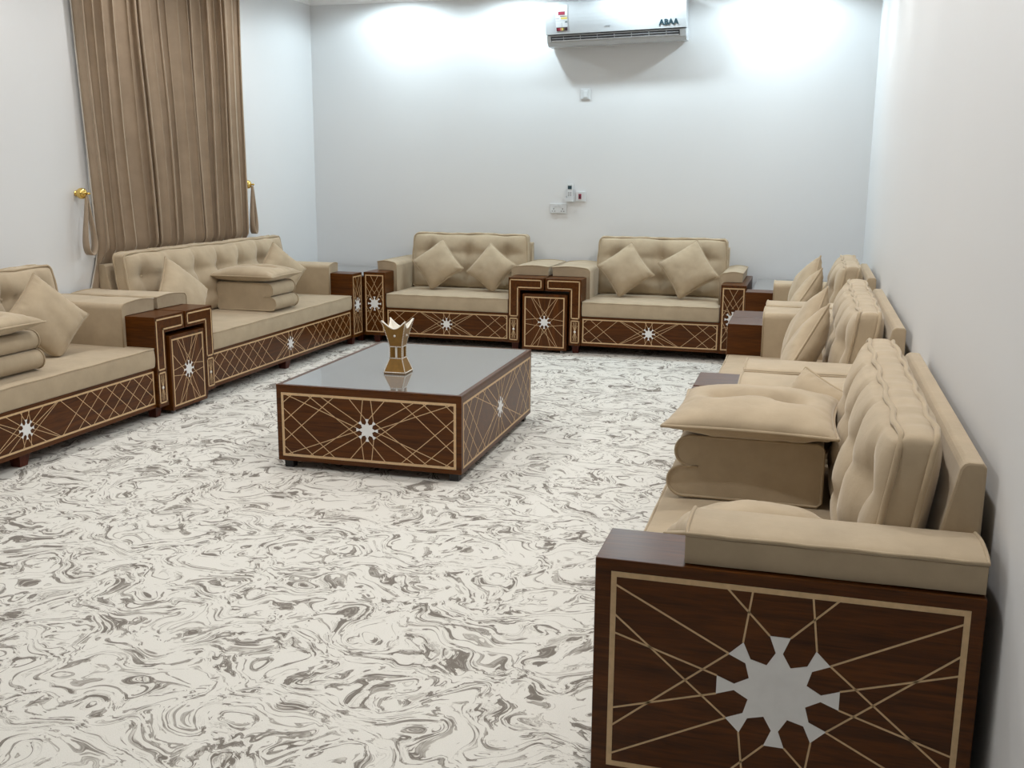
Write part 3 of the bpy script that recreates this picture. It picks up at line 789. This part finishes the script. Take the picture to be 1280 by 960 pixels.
# ------------------------------------------------------------------ curtains
def curtain(label, y0t, y1t, y0b, y1b, folds, seed, flare=0):
    t = thing('curtain', label, 'curtain', (WL, (y0t+y1t)/2, 0), 0, 'satin curtain panels over the window')
    ox, oy = WL, (y0t+y1t)/2
    ns, nz = folds*14, 60; rnd = random.Random(seed)
    # uneven fold centres
    ph = [0]
    for k in range(folds): ph.append(ph[-1]+rnd.uniform(.45, 1.6))
    ph = [p/ph[-1] for p in ph]
    amp = [rnd.uniform(.6, 1.1) for _ in ph]
    mb = MB(); zt, zb = 2.90, .02
    for i in range(nz+1):
        z = zt+(zb-zt)*i/nz; q = i/nz
        zq = max(0, min(1, (zt-z)/(zt-.85)))
        press = max(0, min(1, (.95-z)/.12)); press = press*press*(3-2*press)
        for j in range(ns+1):
            s = j/ns
            k = max(i_ for i_ in range(folds) if ph[i_] <= s+1e-9)
            f = (s-ph[k])/(ph[k+1]-ph[k])
            a = amp[k]*(1-f)+amp[k+1]*f
            c = .5-.5*math.cos(2*PI*f)
            c = c**.45
            drift = .06*noise.noise(Vector((s*2.2+seed, z*.55, seed)))
            ya = y0t+(y0b-y0t)*zq; yb = y1t+(y1b-y1t)*zq
            y = ya+(yb-ya)*s+drift*math.sin(PI*s)*min(1, zq*1.5+.1)+.024*math.sin(2*PI*f+.5)*(1-.5*press)
            if flare and z < .85: y -= flare*(.85-z)/.25*max(0, 1-s*7) if z > .6 else flare*max(0, 1-s*7)
            am = (.082+.015*noise.noise(Vector((s*3, z*.7, seed+4))))*a
            x = .020+am*c+.010*noise.noise(Vector((s*3+seed, z*.8, seed)))+.010*zq
            x = x*(1-press)+(.014+.012*c*a)*press
            mb.v.append((x, y-oy, z))
    w_ = ns+1
    mb.f = [(i*w_+j, i*w_+j+1, (i+1)*w_+j+1, (i+1)*w_+j) for i in range(nz) for j in range(ns)]
    o = mb.obj('cloth', CURT, t, smooth=True)
    so = o.modifiers.new('thickness', 'SOLIDIFY'); so.thickness = .003; so.offset = 0
    e = 0 if flare else ns
    hem = [mb.v[i*w_+e] for i in range(nz+1)]
    MB().tube([(p[0], p[1]-(.003 if flare else -.003), p[2]) for p in hem], .0045, k=6).obj('hem', LIN, t, smooth=True)
    return t
curtain('wide beige-brown satin curtain panel with deep folds, left of the pair', 5.615, 6.85, 5.715, 6.93, 12, 3, flare=.10)
curtain('narrower beige-brown satin curtain panel, right of the pair by the corner', 6.80, 7.59, 6.86, 7.56, 8, 8)

# ------------------------------------------------------------------ curtain hooks and tiebacks
def hook(label, y, z):
    t = thing('curtain_hook', label, 'curtain hook', (WL, y, z), 0, 'brass curtain hooks')
    MB().lathe([(.018, 0), (.018, .005), (.009, .008), (.010, .014), (.024, .018), (.033, .032), (.035, .046), (.030, .062), (.018, .072), (.006, .076)], k=18, axis='x').obj('knob', GOLD, t, smooth=True)
    MB().lathe([(.005, .070), (.0045, .085), (.008, .090), (.0095, .097), (.006, .104), (.001, .106)], k=12, axis='x').obj('stem', GOLD, t, smooth=True)
hook('round brass curtain hook on the left wall, left of the curtain', 5.588, 1.284)
hook('brass curtain hook on the right side of the curtain, near the corner', 7.605, 1.318)
def tieback(label, y, z, h, bulge, s):
    t = thing('curtain_tieback', label, 'tieback', (WL+.075, y, z), 0, 'curtain tiebacks')
    # a band looped over the hook, hanging down as a narrow drop
    loop = []
    for k in range(33):
        a = k/32*2*PI
        q = (1-math.cos(a))/2
        loop.append((math.sin(a)*(.010+bulge*q**1.6), -h*q))
    mb = MB(); bw = .026
    n = len(loop)-1
    for (a, zz) in loop[:-1]:
        q = -zz/h; ww = bw*(.35+.65*q)
        mb.v += [(-ww, s*a+.004*q, zz), (ww, s*a+.004*q, zz)]
    mb.f = [(2*i, 2*i+1, 2*((i+1) % n)+1, 2*((i+1) % n)) for i in range(n)]
    o = mb.obj('band', CURT, t, smooth=True)
    so = o.modifiers.new('thickness', 'SOLIDIFY'); so.thickness = .006; so.offset = 0
    MB().lathe([(.001, -.004), (.008, -.002), (.009, .002), (.001, .004)], c=(0, 0, -.014), k=8).obj('ring', GOLD, t, smooth=True)
tieback('beige fabric tieback loop hanging open left of the curtain', 5.592, 1.272, .37, .060, 1)
tieback('beige fabric tieback loop hanging right of the curtain', 7.625, 1.305, .38, .034, 1)

# ------------------------------------------------------------------ air conditioner
def text_mesh(s, size, m, parent, loc, rot, name, ext=.0008, bold=0):
    cu = bpy.data.curves.new('lettering', 'FONT'); cu.body = s; cu.size = size; cu.extrude = ext; cu.offset = bold; cu.align_x = 'CENTER'; cu.align_y = 'CENTER'; cu.resolution_u = 4
    tmp = bpy.data.objects.new('lettering', cu); COL.objects.link(tmp)
    dg = bpy.context.evaluated_depsgraph_get(); me = bpy.data.meshes.new_from_object(tmp.evaluated_get(dg))
    bpy.data.objects.remove(tmp); me.materials.clear(); me.materials.append(m)
    o = bpy.data.objects.new(name, me); COL.objects.link(o); o.parent = parent; o.location = loc; o.rotation_euler = rot
    return o
def aircon():
    x0, x1 = -2.19, -1.045; w_ = x1-x0; z0 = 2.470
    t = thing('air_conditioner', 'white split air conditioner mounted high on the back wall', 'air conditioner', ((x0+x1)/2, YB, z0)); t.rotation_euler = (0, -R(1.6), 0)
    h = w_/2
    # casing profile in (depth from wall, height): flat back, rounded front, undercut bottom
    prof = [(0, .02), (.05, .0), (.150, .0), (.190, .024), (.214, .080), (.150, .088), (.150, .345), (0, .345)]
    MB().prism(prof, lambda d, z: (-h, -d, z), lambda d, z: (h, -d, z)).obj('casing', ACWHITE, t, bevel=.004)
    fp = [(.150, .088), (.221, .088)]
    for k in range(9):
        q = k/8; fp.append((.223+.016*math.sin(PI*q*.9), .098+.226*q))
    fp += [(.205, .338), (.190, .346), (.150, .346)]
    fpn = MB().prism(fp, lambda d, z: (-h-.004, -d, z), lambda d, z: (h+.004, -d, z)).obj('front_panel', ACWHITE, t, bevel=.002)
    # outlet slot and vanes on the sloped underside
    sl = Vector((.015, .030)); c = Vector((.1905, .026))
    a = Vector((.1915, .0275)); b = Vector((.2130, .0777)); d = (b-a).normalized(); nn = Vector((d.y, -d.x))
    def quad(mb, xa, xb, s0, s1, off):
        p, q = a+d*s0+nn*off, a+d*s1+nn*off; p2, q2 = a+d*s0-nn*.002, a+d*s1-nn*.002
        mb.add([(xa, -p.x, p.y), (xb, -p.x, p.y), (xb, -q.x, q.y), (xa, -q.x, q.y), (xa, -p2.x, p2.y), (xb, -p2.x, p2.y), (xb, -q2.x, q2.y), (xa, -q2.x, q2.y)],
               [(0,1,2,3),(0,4,5,1),(1,5,6,2),(2,6,7,3),(3,7,4,0)])
    m1 = MB(); quad(m1, -h+.035, h-.05, 0.006, .050, .0012); m1.obj('outlet_slot', DARKP, t)
    m2 = MB(); quad(m2, -h+.040, h-.055, 0.008, .018, .006); m2.obj('vane', SILVER, t)
    m3 = MB(); quad(m3, -h+.045, h-.06, 0.030, .036, .004); m3.obj('vane', GREYP, t)
    for k in range(7):
        xx = -h+.14+k*(w_-.30)/6
        m = MB(); quad(m, xx, xx+.006, .010, .048, .003); m.obj('louvre', GREYP, t)
    # lettering and the energy label on the front
    MB().box((h-.012, -.21, .10), (h-.008, -.150, .345)).obj('side_shade', GREYP, t)  # grey strip standing in for the shade on the casing's right side
    fy = lambda z: -(.223+.016*math.sin(PI*.9*((z-.098)/.226)))-.0028
    text_mesh('ABAA', .060, TEAL, t, (h-.135, fy(.130), .132), (R(90+8), 0, 0), 'lettering', bold=.0024)
    text_mesh('orio', .026, PRINT, t, (-.055, fy(.135), .135), (R(90+8), 0, 0), 'brand_lettering')
    lb = MB(); y = fy(.10); xa, xb = -h+.085, -h+.185
    pl = MB()
    seg = 10
    for k in range(seg+1):
        z = .110+.205*k/seg; pl.v += [(xa, fy(z)-.0004, z), (xb, fy(z)-.0004, z)]
    pl.f = [(2*k, 2*k+1, 2*k+3, 2*k+2) for k in range(seg)]
    sheet = pl.obj('energy_label', CREAM if False else WHITEP, t)
    def block(xs, xe, zs, ze, m):
        mb = MB(); mb.v = [(xs, fy(zs)-.0016, zs), (xe, fy(zs)-.0016, zs), (xe, fy(ze)-.0016, ze), (xs, fy(ze)-.0016, ze)]; mb.f = [(0, 1, 2, 3)]
        mb.obj('printed_block', m, sheet)
    ww = xb-xa
    block(xa+ww*.04, xb-ww*.02, .112, .140, PLUM)
    for k, m in enumerate((RED, CRIM, ORANGE, YELL, OLIVE)):
        mb = MB(); xs, xe = xa+ww*(.08+.135*k), xa+ww*(.08+.135*(k+.95)); zs, ze = .115, .136
        mb.v = [(xs, fy(zs)-.0024, zs), (xe, fy(zs)-.0024, zs), (xe, fy(ze)-.0024, ze), (xs, fy(ze)-.0024, ze)]; mb.f = [(0, 1, 2, 3)]
        mb.obj('printed_block', m, sheet)
    block(xb-ww*.22, xb-ww*.02, .176, .183, TEAL)
    block(xa, xb, .190, .1915, PRINT); block(xa+ww*.02, xa+ww*.3, .207, .211, PRINT); block(xa+ww*.5, xa+ww*.52, .142, .176, PRINT)
    block(xa+ww*.45, xb-ww*.02, .202, .217, YELL); block(xa+ww*.38, xb-ww*.03, .222, .227, OLIVE)
    block(xa+ww*.22, xb-ww*.22, .238, .262, CRIM); block(xa+ww*.22, xb-ww*.22, .235, .2385, RED)
    block(xa, xa+ww*.012, .142, .31, PRINT); block(xb-ww*.012, xb, .142, .31, PRINT)
    return t
aircon()

# ------------------------------------------------------------------ wall fittings on the back wall
t = thing('wall_switch', 'white wall switch below the air conditioner', 'switch', (-1.897, YB, 2.083))
MB().box((-.042, -.011, -.043), (.042, 0, .043)).obj('plate', WHITEP, t, bevel=.003)
MB().box((-.018, -.017, -.028), (.018, -.010, .028)).obj('rocker', WHITEP, t, bevel=.002)
t = thing('double_socket', 'white double socket outlet low on the back wall', 'socket', (-2.118, YB, 1.124))
MB().box((-.073, -.012, -.043), (.073, 0, .043)).obj('plate', WHITEP, t, bevel=.003)
for s in (-1, 1):
    MB().box((s*.018-.008, -.016, .014), (s*.018+.008, -.011, .032)).obj('rocker', WHITEP, t, bevel=.001)
    for (dx, dz, a, b) in ((0, -.004, .003, .006), (-.011, -.024, .0045, .003), (.011, -.024, .0045, .003)):
        MB().box((s*.040+dx-a, -.0126, dz-b), (s*.040+dx+a, -.0105, dz+b)).obj('pin_hole', DARKP, t)
t = thing('switched_outlet', 'small square wall switch with a red indicator, right of the remote', 'switch', (-1.920, YB, 1.229))
MB().box((-.042, -.012, -.043), (.042, 0, .043)).obj('plate', WHITEP, t, bevel=.003)
MB().box((-.018, -.016, -.022), (.006, -.011, .022)).obj('rocker', CRIM, t, bevel=.001)
MB().box((-.012, -.0185, -.016), (0, -.015, .010)).obj('indicator', PLUM, t)
t = thing('remote_control', 'white air conditioner remote in its wall holder above the double socket', 'remote', (-2.012, YB, 1.262))
MB().box((-.026, -.034, -.066), (.026, -.012, .074)).obj('body', WHITEP, t, bevel=.005)
MB().box((-.017, -.0355, .028), (.017, -.033, .058)).obj('screen', TEAL, t)
for k in range(3):
    for j in (-1, 1): MB().box((j*.009-.005, -.0355, -.004-k*.013), (j*.009+.005, -.0335, .003-k*.013)).obj('key', GREYP, t)
t = thing('remote_holder', 'white wall holder around the lower part of the remote', 'holder', (-2.012, YB, 1.262))
hm = MB(); hm.box((-.034, -.010, -.078), (.034, 0, .030)); hm.box((-.034, -.042, -.078), (-.029, -.010, -.030)); hm.box((.029, -.042, -.078), (.034, -.010, -.030)); hm.box((-.029, -.042, -.078), (.029, -.010, -.070)); hm.box((-.029, -.042, -.070), (.029, -.037, -.045))
hm.obj('shell', WHITEP, t)

# ------------------------------------------------------------------ downlight fittings in the ceiling
ceil = bpy.data.objects['ceiling']
for x, y, c, p in DOWNLIGHTS:
    MB().lathe([(.060, 0), (.062, -.006), (.052, -.008), (.046, -.001), (.046, 0)], c=(x, y, HC), k=18).obj('downlight_ring', WHITEP, ceil, smooth=True)
    MB().lathe([(.001, -.001), (.045, -.001), (.045, 0)], c=(x, y, HC), k=16).obj('downlight_lens', DISC, ceil)
